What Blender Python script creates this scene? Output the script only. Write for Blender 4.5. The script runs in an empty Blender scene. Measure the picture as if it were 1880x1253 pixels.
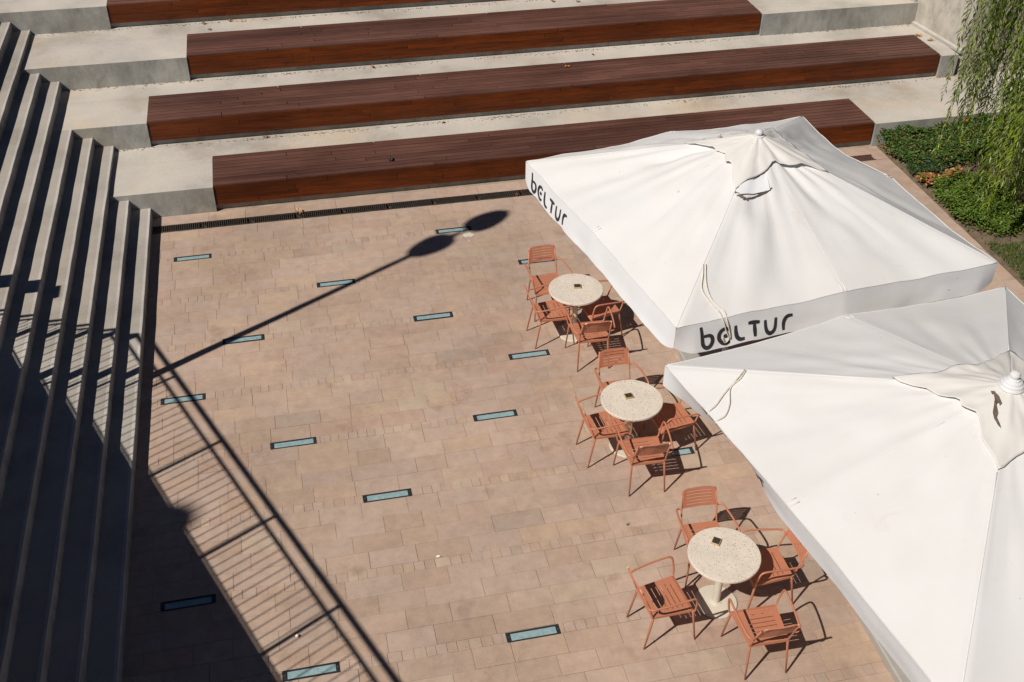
import bpy, math, random
from mathutils import Vector, Matrix, noise

SC = bpy.context.scene
COL = SC.collection
R_ = math.radians

# ------------------------------------------------------------------ camera
cam_d = bpy.data.cameras.new('camera')
cam = bpy.data.objects.new('camera', cam_d)
COL.objects.link(cam)
SC.camera = cam
cam_d.sensor_width = 36.0
cam_d.lens = 2040.43 / 1880.0 * 36.0
cam_d.clip_start = 0.1
cam_d.clip_end = 1000
rx = Vector((0.975936, -0.217831, 0.009951))
ux = Vector((0.122991, 0.587565, 0.799775))
fx = Vector((0.180063, 0.779306, -0.600217))
M = Matrix((rx, ux, -fx)).transposed().to_4x4()
M.translation = Vector((0, 0, 9.1508))
cam.matrix_world = M

# ------------------------------------------------------------------ world, sun, exposure
SUN_EL = 47.0
SUN_AZ = 29.0            # direction the light travels over the ground, degrees from +x
w = bpy.data.worlds.new('World')
SC.world = w
w.use_nodes = True
nt = w.node_tree
nt.nodes.clear()
o_ = nt.nodes.new('ShaderNodeOutputWorld')
bg = nt.nodes.new('ShaderNodeBackground')
sky = nt.nodes.new('ShaderNodeTexSky')
sky.sky_type = 'NISHITA'
sky.sun_disc = False
sky.sun_elevation = R_(SUN_EL)
sky.altitude = 900
sky.air_density = 0.4
sky.dust_density = 0.0
sky.ozone_density = 5.0
sx_, sy_ = -math.cos(R_(SUN_AZ)), -math.sin(R_(SUN_AZ))     # towards the sun
sky.sun_rotation = math.atan2(sx_, sy_)
bg.inputs['Strength'].default_value = 0.05
nt.links.new(sky.outputs[0], bg.inputs[0])
nt.links.new(bg.outputs[0], o_.inputs[0])
sun_d = bpy.data.lights.new('sun', 'SUN')
sun_d.energy = 5.0
sun_d.angle = R_(0.53)
sun_d.color = (1.0, 0.95, 0.88)
sun = bpy.data.objects.new('sun', sun_d)
COL.objects.link(sun)
ldir = Vector((math.cos(R_(SUN_AZ)) * math.cos(R_(SUN_EL)), math.sin(R_(SUN_AZ)) * math.cos(R_(SUN_EL)), -math.sin(R_(SUN_EL))))
sun.rotation_euler = ldir.to_track_quat('-Z', 'Y').to_euler()
sun.location = (-20, -12, 30)
SC.view_settings.view_transform = 'Standard'
SC.view_settings.look = 'None'
SC.view_settings.gamma = 1.0
SC.view_settings.exposure = -0.16
SC.view_settings.use_curve_mapping = False
SC.cycles.max_bounces = 6

rnd = random.Random(7)

# ------------------------------------------------------------------ materials
def mat(name):
    m = bpy.data.materials.new(name)
    m.use_nodes = True
    n = m.node_tree.nodes
    b = n['Principled BSDF']
    return m, m.node_tree, b

def N(nt, typ, **kw):
    n = nt.nodes.new(typ)
    for k, v in kw.items():
        if k in ('operation', 'blend_type', 'data_type', 'noise_dimensions', 'feature', 'attribute_name', 'attribute_type', 'distance', 'wave_type', 'bands_direction'):
            setattr(n, k, v)
        else:
            n.inputs[k].default_value = v
    return n

def L(nt, a, b):
    nt.links.new(a, b)

def pos(nt, scale=(1, 1, 1), obj=False):
    if obj:
        g = nt.nodes.new('ShaderNodeTexCoord').outputs['Object']
    else:
        g = nt.nodes.new('ShaderNodeNewGeometry').outputs['Position']
    mp = nt.nodes.new('ShaderNodeMapping')
    mp.inputs['Scale'].default_value = scale
    L(nt, g, mp.inputs['Vector'])
    return mp.outputs['Vector']

def noi(nt, vec, scale, detail=4, rough=0.6, dist=0.0):
    n = N(nt, 'ShaderNodeTexNoise', Scale=scale, Detail=detail, Roughness=rough, Distortion=dist)
    L(nt, vec, n.inputs['Vector'])
    return n.outputs['Fac']

def ramp(nt, fac, stops):
    r = nt.nodes.new('ShaderNodeValToRGB')
    e = r.color_ramp.elements
    while len(e) < len(stops):
        e.new(0.5)
    for i, (p, c) in enumerate(stops):
        e[i].position = p
        e[i].color = c if len(c) == 4 else (*c, 1)
    L(nt, fac, r.inputs['Fac'])
    return r.outputs['Color']

def mix(nt, fac, a, b, typ='MIX'):
    m = nt.nodes.new('ShaderNodeMix')
    m.data_type = 'RGBA'
    m.blend_type = typ
    for s, v in ((0, fac), (6, a), (7, b)):
        if hasattr(v, 'is_output'):
            L(nt, v, m.inputs[s])
        else:
            m.inputs[s].default_value = v if s == 0 else ((*v, 1) if len(v) == 3 else v)
    return m.outputs[2]

def g(v):
    return (v, v, v)

def bump(nt, b, h, strength=0.3, dist=0.01):
    bn = N(nt, 'ShaderNodeBump', Strength=strength, Distance=dist)
    L(nt, h, bn.inputs['Height'])
    L(nt, bn.outputs[0], b.inputs['Normal'])

def simple(name, col, rough=0.6, metal=0.0, var=0.12, scale=8, bumpy=0.0, obj=False):
    m, t, b = mat(name)
    v = pos(t, obj=obj)
    f = noi(t, v, scale)
    L(t, mix(t, 1.0, col, ramp(t, f, [(0.25, g(1 - var)), (0.75, g(1 + var))]), 'MULTIPLY'), b.inputs['Base Color'])
    b.inputs['Roughness'].default_value = rough
    b.inputs['Metallic'].default_value = metal
    if bumpy:
        bump(t, b, noi(t, v, scale * 8), bumpy)
    return m

def m_paver():
    m, t, b = mat('sandstone_paver')
    at = N(t, 'ShaderNodeAttribute', attribute_name='tone')
    v = pos(t)
    c = at.outputs['Color']
    big = noi(t, v, 0.55, 3, 0.55)
    c = mix(t, 1.0, c, ramp(t, big, [(0.3, g(0.86)), (0.7, g(1.1))]), 'MULTIPLY')
    med = noi(t, v, 7, 5, 0.65)
    c = mix(t, 1.0, c, ramp(t, med, [(0.25, (0.86, 0.85, 0.84)), (0.75, (1.1, 1.1, 1.1))]), 'MULTIPLY')
    fine = noi(t, v, 90, 3, 0.7)
    c = mix(t, 1.0, c, ramp(t, fine, [(0.25, g(0.84)), (0.75, g(1.12))]), 'MULTIPLY')
    # rusty veins on a few stones
    vein = noi(t, v, 11, 6, 0.7, 1.6)
    vm = ramp(t, vein, [(0.475, g(0)), (0.497, g(1)), (0.503, g(1)), (0.525, g(0))])
    mask = ramp(t, noi(t, v, 1.3, 2), [(0.58, g(0)), (0.68, g(1))])
    c = mix(t, mix(t, 1.0, vm, mask, 'MULTIPLY'), c, mix(t, 1.0, c, (0.80, 0.62, 0.52), 'MULTIPLY'))
    # dark grease spots from feet and chairs
    sp = ramp(t, noi(t, v, 1.9, 3, 0.55), [(0.63, g(0)), (0.76, g(1))])
    c = mix(t, mix(t, 1.0, sp, g(0.7), 'MULTIPLY'), c, mix(t, 1.0, c, (0.62, 0.60, 0.58), 'MULTIPLY'))
    pit = ramp(t, noi(t, v, 34, 2, 0.5), [(0.70, g(0)), (0.76, g(1))])
    c = mix(t, mix(t, 1.0, pit, g(0.4), 'MULTIPLY'), c, mix(t, 1.0, c, (0.5, 0.45, 0.4), 'MULTIPLY'))
    grime = ramp(t, noi(t, v, 3.6, 6, 0.7, 0.7), [(0.50, g(0)), (0.72, g(1))])
    c = mix(t, mix(t, 1.0, grime, g(0.45), 'MULTIPLY'), c, mix(t, 1.0, c, (0.78, 0.75, 0.72), 'MULTIPLY'))
    L(t, c, b.inputs['Base Color'])
    b.inputs['Roughness'].default_value = 0.75
    bump(t, b, noi(t, v, 45, 5, 0.65), 0.25, 0.004)
    return m

def m_concrete(name, col, warm=0.6, side=(0.68, 0.73, 0.76)):
    m, t, b = mat(name)
    v = pos(t)
    f1 = noi(t, v, 0.8, 5, 0.6)
    c = mix(t, 1.0, col, ramp(t, f1, [(0.28, (0.68, 0.66, 0.63)), (0.5, (1, 1, 1)), (0.70, (1.16, 1.15, 1.13))]), 'MULTIPLY')
    # ochre wash where rain water stands
    f2 = noi(t, v, 0.45, 4, 0.6)
    c = mix(t, mix(t, 1.0, ramp(t, f2, [(0.50, g(0)), (0.66, g(1))]), g(warm), 'MULTIPLY'), c, mix(t, 1.0, c, (1.02, 0.86, 0.66), 'MULTIPLY'))
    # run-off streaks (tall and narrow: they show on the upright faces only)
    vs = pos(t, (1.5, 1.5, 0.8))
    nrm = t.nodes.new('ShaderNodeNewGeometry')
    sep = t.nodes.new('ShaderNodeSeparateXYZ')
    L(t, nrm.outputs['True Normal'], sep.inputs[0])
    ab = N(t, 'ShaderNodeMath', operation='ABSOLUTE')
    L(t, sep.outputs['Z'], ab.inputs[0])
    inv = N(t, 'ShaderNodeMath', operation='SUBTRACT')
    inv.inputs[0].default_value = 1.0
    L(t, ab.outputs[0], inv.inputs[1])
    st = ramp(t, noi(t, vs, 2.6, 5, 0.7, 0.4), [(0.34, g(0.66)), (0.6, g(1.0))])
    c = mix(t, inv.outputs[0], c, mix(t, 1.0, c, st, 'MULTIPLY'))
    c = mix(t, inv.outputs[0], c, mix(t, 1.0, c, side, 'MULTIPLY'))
    f3 = noi(t, v, 40, 4, 0.7)
    c = mix(t, 1.0, c, ramp(t, f3, [(0.25, g(0.86)), (0.75, g(1.1))]), 'MULTIPLY')
    pit = ramp(t, noi(t, v, 16, 2, 0.5), [(0.71, g(0)), (0.77, g(1))])
    c = mix(t, mix(t, 1.0, pit, g(0.45), 'MULTIPLY'), c, mix(t, 1.0, c, (0.5, 0.45, 0.4), 'MULTIPLY'))
    L(t, c, b.inputs['Base Color'])
    b.inputs['Roughness'].default_value = 0.85
    bump(t, b, noi(t, v, 25, 6, 0.7), 0.2, 0.006)
    return m

def m_wood(name, col, rough, grain=1.0, spec=0.5):
    m, t, b = mat(name)
    oi = t.nodes.new('ShaderNodeObjectInfo')
    v = pos(t, (0.9, 14, 14))
    add = N(t, 'ShaderNodeVectorMath', operation='ADD')
    L(t, v, add.inputs[0])
    sc = N(t, 'ShaderNodeVectorMath', operation='SCALE', Scale=37.0)
    cmb = t.nodes.new('ShaderNodeCombineXYZ')
    L(t, oi.outputs['Random'], cmb.inputs[0])
    L(t, cmb.outputs[0], sc.inputs[0])
    L(t, sc.outputs[0], add.inputs[1])
    f = noi(t, add.outputs[0], 2.2, 6, 0.65, 0.5)
    c = mix(t, 1.0, col, ramp(t, f, [(0.25, g(1 - 0.42 * grain)), (0.5, g(1.0)), (0.78, g(1 + 0.35 * grain))]), 'MULTIPLY')
    c = mix(t, 1.0, c, ramp(t, oi.outputs['Random'], [(0.0, (0.78, 0.77, 0.77)), (0.5, (1, 1, 1)), (1.0, (1.2, 1.2, 1.18))]), 'MULTIPLY')
    wv = pos(t, (0.5, 1.5, 1.5))
    c = mix(t, 1.0, c, ramp(t, noi(t, wv, 0.9, 4, 0.6), [(0.32, (0.62, 0.58, 0.58)), (0.68, (1.18, 1.18, 1.2))]), 'MULTIPLY')
    L(t, c, b.inputs['Base Color'])
    b.inputs['Roughness'].default_value = rough
    b.inputs['Specular IOR Level'].default_value = spec
    bump(t, b, f, 0.25, 0.004)
    return m

def m_fabric(name, col):
    m, t, b = mat(name)
    v = pos(t)
    c = mix(t, 1.0, col, ramp(t, noi(t, v, 1.3, 4, 0.6), [(0.3, (0.955, 0.945, 0.93)), (0.7, (1, 1, 1))]), 'MULTIPLY')
    st = ramp(t, noi(t, v, 3.3, 5, 0.65, 0.8), [(0.63, g(0)), (0.78, g(1))])
    c = mix(t, mix(t, 1.0, st, g(0.6), 'MULTIPLY'), c, mix(t, 1.0, c, (0.90, 0.84, 0.75), 'MULTIPLY'))
    sp = ramp(t, noi(t, v, 17, 1, 0.4), [(0.80, g(0)), (0.82, g(1))])
    c = mix(t, mix(t, 1.0, sp, g(0.45), 'MULTIPLY'), c, (0.35, 0.27, 0.2))
    L(t, c, b.inputs['Base Color'])
    b.inputs['Roughness'].default_value = 0.8
    b.inputs['Specular IOR Level'].default_value = 0.25
    h = mix(t, 0.15, noi(t, v, 4, 3, 0.5, 0.8), noi(t, v, 60, 2, 0.5))
    bump(t, b, h, 0.16, 0.012)
    return m

def m_terrazzo():
    m, t, b = mat('terrazzo')
    v = pos(t)
    base = (0.70, 0.625, 0.53)
    c = mix(t, 1.0, base, ramp(t, noi(t, v, 6, 3), [(0.3, g(0.93)), (0.7, g(1.05))]), 'MULTIPLY')
    for sc, thr, pick, cols in ((100, 0.27, 0.30, [(0.25, 0.13, 0.07), (0.05, 0.04, 0.035), (0.42, 0.28, 0.15), (0.14, 0.10, 0.07)]),
                                (58, 0.28, 0.20, [(0.06, 0.05, 0.04), (0.32, 0.14, 0.08), (0.45, 0.32, 0.2), (0.1, 0.08, 0.06)])):
        vo = N(t, 'ShaderNodeTexVoronoi', Scale=sc, Randomness=1.0)
        L(t, v, vo.inputs['Vector'])
        lt = N(t, 'ShaderNodeMath', operation='LESS_THAN')
        L(t, vo.outputs['Distance'], lt.inputs[0])
        lt.inputs[1].default_value = thr
        sp = t.nodes.new('ShaderNodeSeparateColor')
        L(t, vo.outputs['Color'], sp.inputs[0])
        l2 = N(t, 'ShaderNodeMath', operation='LESS_THAN')
        L(t, sp.outputs[0], l2.inputs[0])
        l2.inputs[1].default_value = pick
        mu = N(t, 'ShaderNodeMath', operation='MULTIPLY')
        L(t, lt.outputs[0], mu.inputs[0])
        L(t, l2.outputs[0], mu.inputs[1])
        cc = ramp(t, sp.outputs[1], [(0.0, cols[0]), (0.3, cols[1]), (0.6, cols[2]), (0.85, cols[3])])
        c = mix(t, mu.outputs[0], c, cc)
    L(t, c, b.inputs['Base Color'])
    b.inputs['Roughness'].default_value = 0.45
    return m

def m_leaf(name, rough=0.55, trans=0.25):
    m, t, b = mat(name)
    at = N(t, 'ShaderNodeAttribute', attribute_name='tone')
    L(t, at.outputs['Color'], b.inputs['Base Color'])
    b.inputs['Roughness'].default_value = rough
    b.inputs['Specular IOR Level'].default_value = 0.35
    tr = t.nodes.new('ShaderNodeBsdfTranslucent')
    L(t, at.outputs['Color'], tr.inputs[0])
    ms = t.nodes.new('ShaderNodeMixShader')
    ms.inputs[0].default_value = trans
    L(t, b.outputs[0], ms.inputs[1])
    L(t, tr.outputs[0], ms.inputs[2])
    L(t, ms.outputs[0], t.nodes['Material Output'].inputs[0])
    return m

MT = {}
MT['paver'] = m_paver()
MT['mortar'] = simple('joint_mortar', (0.375, 0.282, 0.208), 0.95, var=0.3, scale=5)
MT['concrete'] = m_concrete('terrace_concrete', (0.525, 0.478, 0.420), 0.6)
MT['stair'] = m_concrete('stair_concrete', (0.40, 0.36, 0.315), 0.25)
MT['nosing'] = m_concrete('stair_nosing_concrete', (0.50, 0.465, 0.42), 0.1)
MT['wall'] = m_concrete('wall_concrete', (0.50, 0.46, 0.395), 0.7, (1.0, 1.0, 0.98))
MT['wood_top'] = m_wood('weathered_wood', (0.122, 0.053, 0.037), 0.6, 0.85, 0.35)
MT['wood_front'] = m_wood('oiled_wood', (0.112, 0.024, 0.003), 0.45, 1.45, 0.25)
MT['fabric'] = m_fabric('white_canvas', (0.715, 0.700, 0.685))
MT['fabric_clean'] = m_fabric('clean_white_canvas', (0.76, 0.765, 0.775))
MT['fabric_old'] = m_fabric('cream_canvas', (0.70, 0.672, 0.63))
MT['white_paint'] = simple('white_enamel', (0.70, 0.69, 0.68), 0.35, var=0.05)
MT['letter'] = simple('black_print', (0.025, 0.027, 0.032), 0.7, var=0.5, scale=26)
MT['cord'] = simple('cream_cord', (0.66, 0.6, 0.5), 0.8, var=0.15, scale=30)
MT['tear'] = simple('hole_shade_and_stain', (0.13, 0.095, 0.07), 0.9, var=0.5, scale=25)  # brown stain colour; on the tears its darkness stands for the shaded hole
MT['coral'] = simple('coral_powder_coat', (0.475, 0.185, 0.105), 0.42, var=0.06, scale=12)
MT['terrazzo'] = m_terrazzo()
MT['table_metal'] = simple('cream_enamel', (0.62, 0.565, 0.46), 0.45, var=0.08, scale=10)
MT['iron'] = simple('cast_iron', (0.060, 0.048, 0.040), 0.6, 0.3, var=0.4, scale=14)
MT['rust_iron'] = simple('rusty_cast_iron', (0.10, 0.048, 0.032), 0.75, 0.1, var=0.35, scale=14)
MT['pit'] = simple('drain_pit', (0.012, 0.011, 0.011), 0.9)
MT['frame'] = simple('dark_steel_frame', (0.040, 0.041, 0.043), 0.5, 0.4, var=0.25, scale=18)
MT['deckconc'] = simple('deck_concrete', (0.35, 0.33, 0.3), 0.85, var=0.1, scale=4)
MT['steel'] = simple('painted_steel', (0.10, 0.105, 0.11), 0.45, 0.3, var=0.1)
MT['oak'] = simple('pale_wood_block', (0.48, 0.36, 0.2), 0.6, var=0.15, scale=30)
MT['plaque'] = simple('dark_plaque', (0.045, 0.038, 0.03), 0.45, var=0.2, scale=60)
MT['soil'] = simple('planter_soil', (0.135, 0.098, 0.062), 0.95, var=0.45, scale=6, bumpy=0.6)
MT['dirt'] = simple('open_ground', (0.24, 0.2, 0.16), 0.95, var=0.2, scale=0.6)
MT['bark'] = simple('willow_bark', (0.15, 0.12, 0.09), 0.9, var=0.35, scale=9, bumpy=0.7)
MT['leaf'] = m_leaf('willow_leaf', 0.45, 0.38)
MT['cover'] = m_leaf('ground_cover_leaf', 0.5, 0.2)
MT['dry'] = m_leaf('dry_leaf', 0.8, 0.15)
MT['chalk'] = simple('dried_splash', (0.62, 0.54, 0.46), 0.9, var=0.2, scale=30)
MT['paper'] = simple('white_paper', (0.82, 0.81, 0.79), 0.8, var=0.05)

def m_glass():
    m, t, b = mat('pale_blue_glass')
    v = pos(t)
    c = ramp(t, noi(t, v, 16, 4, 0.6, 0.8), [(0.25, (0.19, 0.29, 0.305)), (0.5, (0.28, 0.40, 0.415)), (0.75, (0.36, 0.47, 0.47))])
    L(t, c, b.inputs['Base Color'])
    b.inputs['Roughness'].default_value = 0.22
    b.inputs['Coat Weight'].default_value = 0.3
    return m
MT['glass'] = m_glass()

# ------------------------------------------------------------------ mesh helpers
class MB:
    def __init__(s):
        s.v = []; s.f = []; s.t = []
        s.smooth = []
    def add(s, vs, fs, tone=None, smooth=False):
        o = len(s.v)
        s.v += [tuple(p) for p in vs]
        s.f += [tuple(i + o for i in f) for f in fs]
        s.smooth += [smooth] * len(fs)
        s.t += [tone or (1, 1, 1)] * len(vs)
        return s
    def box(s, x0, x1, y0, y1, z0, z1, tone=None):
        vs = [(x0, y0, z0), (x1, y0, z0), (x1, y1, z0), (x0, y1, z0), (x0, y0, z1), (x1, y0, z1), (x1, y1, z1), (x0, y1, z1)]
        return s.add(vs, [(0, 3, 2, 1), (4, 5, 6, 7), (0, 1, 5, 4), (1, 2, 6, 5), (2, 3, 7, 6), (3, 0, 4, 7)], tone)
    def cham(s, x0, x1, y0, y1, z0, z1, c=0.004, tone=None, tilt=(0, 0)):
        """a slab: sides, chamfered upper edges, top (no underside)"""
        xm, ym = (x0 + x1) / 2, (y0 + y1) / 2
        zz = lambda x, y, z: z + (x - xm) * tilt[0] + (y - ym) * tilt[1]
        lo = [(x0, y0), (x1, y0), (x1, y1), (x0, y1)]
        hi = [(x0 + c, y0 + c), (x1 - c, y0 + c), (x1 - c, y1 - c), (x0 + c, y1 - c)]
        vs = [(x, y, z0) for x, y in lo] + [(x, y, zz(x, y, z1 - c)) for x, y in lo] + [(x, y, zz(x, y, z1)) for x, y in hi]
        fs = [(8, 9, 10, 11)]
        for i in range(4):
            j = (i + 1) % 4
            fs += [(i, j, 4 + j, 4 + i), (4 + i, 4 + j, 8 + j, 8 + i)]
        return s.add(vs, fs, tone)
    def tube(s, pts, r, n=8, tone=None, caps=True):
        pts = [Vector(p) for p in pts]
        rs = r if isinstance(r, (list, tuple)) else [r] * len(pts)
        vs = []; fs = []
        ref = None
        for i, p in enumerate(pts):
            a = pts[max(i - 1, 0)]; b = pts[min(i + 1, len(pts) - 1)]
            d = (b - a).normalized()
            if ref is None:
                ref = d.orthogonal().normalized()
            ref = (ref - d * ref.dot(d))
            ref = ref.normalized() if ref.length > 1e-6 else d.orthogonal().normalized()
            q = d.cross(ref)
            for k in range(n):
                t = 2 * math.pi * k / n
                vs.append(p + (ref * math.cos(t) + q * math.sin(t)) * rs[i])
        for i in range(len(pts) - 1):
            for k in range(n):
                k2 = (k + 1) % n
                fs.append((i * n + k, i * n + k2, (i + 1) * n + k2, (i + 1) * n + k))
        if caps:
            fs.append(tuple(range(n - 1, -1, -1)))
            fs.append(tuple((len(pts) - 1) * n + k for k in range(n)))
        return s.add(vs, fs, tone, True)
    def lathe(s, prof, cx=0, cy=0, n=32, tone=None):
        vs = []; fs = []
        for r, z in prof:
            for k in range(n):
                t = 2 * math.pi * k / n
                vs.append((cx + r * math.cos(t), cy + r * math.sin(t), z))
        for i in range(len(prof) - 1):
            for k in range(n):
                k2 = (k + 1) % n
                fs.append((i * n + k, i * n + k2, (i + 1) * n + k2, (i + 1) * n + k))
        fs.append(tuple((len(prof) - 1) * n + k for k in range(n)))
        fs.append(tuple(range(n - 1, -1, -1)))
        return s.add(vs, fs, tone, False)
    def grid(s, rows, tone=None, smooth=True, skip=None):
        nr, nc = len(rows), len(rows[0])
        vs = [p for r in rows for p in r]
        fs = []
        for i in range(nr - 1):
            for j in range(nc - 1):
                if skip and skip(i, j):
                    continue
                fs.append((i * nc + j, i * nc + j + 1, (i + 1) * nc + j + 1, (i + 1) * nc + j))
        return s.add(vs, fs, tone, smooth)
    def mesh(s, name, m, tone=False, off=(0, 0, 0)):
        me = bpy.data.meshes.new(name)
        vs = s.v if off == (0, 0, 0) else [(a - off[0], b - off[1], c - off[2]) for a, b, c in s.v]
        me.from_pydata(vs, [], s.f)
        me.polygons.foreach_set('use_smooth', s.smooth)
        if tone:
            ca = me.color_attributes.new('tone', 'FLOAT_COLOR', 'POINT')
            ca.data.foreach_set('color', [c for t in s.t for c in (*t[:3], 1.0)])
        me.materials.append(m)
        me.update()
        return me

def obj(name, mb, m, parent=None, tone=False, local=False):
    """links the shapes as ONE mesh object; world coordinates unless local"""
    off = (0, 0, 0)
    if parent is not None and not local:
        p = parent
        off = Vector((0, 0, 0))
        while p is not None:
            off = off + Vector(p.location)
            p = p.parent
        off = tuple(off)
    me = mb if isinstance(mb, bpy.types.Mesh) else mb.mesh(name, m, tone, off)
    o = bpy.data.objects.new(name, me)
    COL.objects.link(o)
    if parent is not None:
        o.parent = parent
    return o

def tag(o, label=None, cat=None, group=None, kind=None):
    if label: o['label'] = label
    if cat: o['category'] = cat
    if group: o['group'] = group
    if kind: o['kind'] = kind
    return o

def thing(name, label, cat, loc=(0, 0, 0), rz=0.0, group=None):
    o = bpy.data.objects.new(name, None)
    COL.objects.link(o)
    o.location = loc
    o.rotation_euler = (0, 0, rz)
    o.empty_display_size = 0.2
    return tag(o, label, cat, group)

def copy_tree(o, parent=None):
    c = o.copy()
    COL.objects.link(c)
    if parent is not None:
        c.parent = parent
    for ch in list(o.children):
        copy_tree(ch, c)
    return c

def smooth_path(pts, n=5):
    P = [Vector(p) for p in pts]
    P = [P[0] * 2 - P[1]] + P + [P[-1] * 2 - P[-2]]
    out = []
    for i in range(1, len(P) - 2):
        a, b, c, d = P[i - 1:i + 3]
        for k in range(n):
            t = k / n
            out.append(0.5 * ((2 * b) + (c - a) * t + (2 * a - 5 * b + 4 * c - d) * t * t + (3 * b - a - 3 * c + d) * t ** 3))
    out.append(P[-2])
    return out

# ------------------------------------------------------------------ key dimensions (metres)
STEP_X, TREAD, RISE = -2.160, 0.2975, 0.17527     # lowest stair nosing, going left and up
TR = 2.5 * RISE                                    # terrace rise
FY, DY = 16.283, 1.6167                            # first seat front, terrace going
WOOD_D, WOOD_UP, TOE = 1.008, 0.0375, 0.098
WALL_X = 12.80
PLANT_X = 10.45

# ------------------------------------------------------------------ ground
gm = MB().add([(-400, -400, -0.35), (400, -400, -0.35), (400, 400, -0.35), (-400, 400, -0.35)], [(0, 1, 2, 3)])
tag(obj('ground', gm, MT['dirt']), kind='structure')

# ------------------------------------------------------------------ paving: a bed, slabs, setts
bed = MB()
bed.box(-2.4, PLANT_X, 0.2, 15.776, -0.30, -0.009)
bed.box(-2.4, PLANT_X, 15.978, 16.5, -0.30, -0.009)
bed.box(10.2165, PLANT_X, 15.7762, 15.9778, -0.30, -0.009)
paving = tag(obj('paving', bed, MT['mortar']), kind='structure')

NR, WR = 0.126, 0.251
LIGHTS = [(-1.533, 14.925), (2.474, 14.925), (0.523, 13.795), (3.555, 13.795), (-0.845, 12.675), (1.784, 12.675), (-1.632, 11.535), (2.907, 11.535),
          (-0.312, 10.40), (2.200, 10.40), (0.686, 9.272), (4.145, 9.272), (-1.538, 8.142), (-0.356, 7.016), (1.879, 7.006)]
L_LEN, L_WID = 0.553, 0.126

def row_y(k):
    return 14.925 - 1.1300 * k
TONES = [((0.450, 0.322, 0.240), 10), ((0.456, 0.336, 0.258), 9), ((0.440, 0.325, 0.255), 8), ((0.462, 0.326, 0.228), 5), ((0.425, 0.300, 0.218), 4),
         ((0.405, 0.284, 0.206), 2), ((0.390, 0.300, 0.232), 1), ((0.472, 0.362, 0.265), 2), ((0.432, 0.294, 0.220), 2)]
TP = [t for t, n in TONES for _ in range(n)]
prnd = random.Random(21)
def tone():
    t = prnd.choice(TP)
    k = prnd.uniform(1.03, 1.12)
    m_ = (0.446, 0.322, 0.246)
    return tuple((0.72 * a + 0.28 * b) * k * e for a, b, e in zip(t, m_, (0.995, 1.0, 1.012)))

def inside_px(x, y):
    d = Vector((x, y, 0)) - Vector((0, 0, 9.1508))
    z = d.dot(fx)
    u = 940 + 2040.43 * d.dot(rx) / z
    v = 626.5 - 2040.43 * d.dot(ux) / z
    return (-40 < u < 1920 and -40 < v < 1290), z, u, v

def hidden_by_canopy(u, v):
    return u > 1000 and v < 1300 and (u - 965) * 1.05 + 300 > v + 60 and u > 1250

slabs, setts = [], []
def lay_row(y0, y1, lens, store, skip=()):
    x = STEP_X - 0.02 - prnd.uniform(0, 0.35)
    while x < PLANT_X:
        l = prnd.uniform(*lens) if prnd.random() > 0.12 else prnd.uniform(*lens) * 1.45
        a, b = max(x, STEP_X - 0.05), min(x + l, PLANT_X)
        x += l
        segs = [(a, b)]
        for s0, s1 in skip:
            ns = []
            for a_, b_ in segs:
                if b_ <= s0 or a_ >= s1:
                    ns.append((a_, b_))
                else:
                    if s0 - a_ > 0.02: ns.append((a_, s0))
                    if b_ - s1 > 0.02: ns.append((s1, b_))
            segs = ns
        for a_, b_ in segs:
            if b_ - a_ > 0.025:
                store.append((a_, b_, y0, y1))
for k in range(-1, 14):
    yc = row_y(k)
    if 0.3 < yc < 15.7:
        sk = [(lx - L_LEN / 2 - 0.002, lx + L_LEN / 2 + 0.002) for lx, ly in LIGHTS if abs(ly - yc) < 0.2]
        lay_row(yc - NR / 2, yc + NR / 2, (0.098, 0.125), setts, sk)
    for j in range(4):
        y0 = yc + NR / 2 + j * WR
        if y0 + 0.05 > 15.776 or y0 < 0.2:
            continue
        lay_row(y0, min(y0 + WR, 15.774), (0.36, 0.62), slabs)
lay_row(15.980, 16.262, (0.55, 0.95), slabs)
slabs.append((10.218, PLANT_X, 15.776, 15.978))

def rank(st):
    def key(s):
        ok, z, u, v = inside_px((s[0] + s[1]) / 2, (s[2] + s[3]) / 2)
        if not ok or hidden_by_canopy(u, v):
            return -1
        return (s[1] - s[0]) * (s[3] - s[2]) / z ** 3
    return sorted(st, key=key, reverse=True)

def build_pieces(st, name, field):
    st = rank(st)
    rest = MB()
    for i, (a, b, y0, y1) in enumerate(st):
        j = 0.0007 + prnd.random() ** 2 * 0.0019
        t = tone()
        dz = prnd.uniform(-0.0016, 0.0016)
        tl = (prnd.uniform(-1, 1) * 0.0022, prnd.uniform(-1, 1) * 0.004)
        mb = rest if i >= 300 else MB()
        if i < 300:
            cx, cy = (a + b) / 2, (y0 + y1) / 2
            mb.cham(a + j - cx, b - j - cx, y0 + j - cy, y1 - j - cy, -0.02, dz, 0.0016, t, tl)
            o = obj(name, mb, MT['paver'], paving, True, True)
            o.location = (cx, cy, 0)
        else:
            mb.cham(a + j, b - j, y0 + j, y1 - j, -0.02, dz, 0.0016, t, tl)
    tag(obj(field, rest, MT['paver'], paving, True), kind='stuff')
build_pieces(slabs, 'paving_slab', 'paving_slab_field')
build_pieces(setts, 'paving_sett', 'paving_sett_field')

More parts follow.
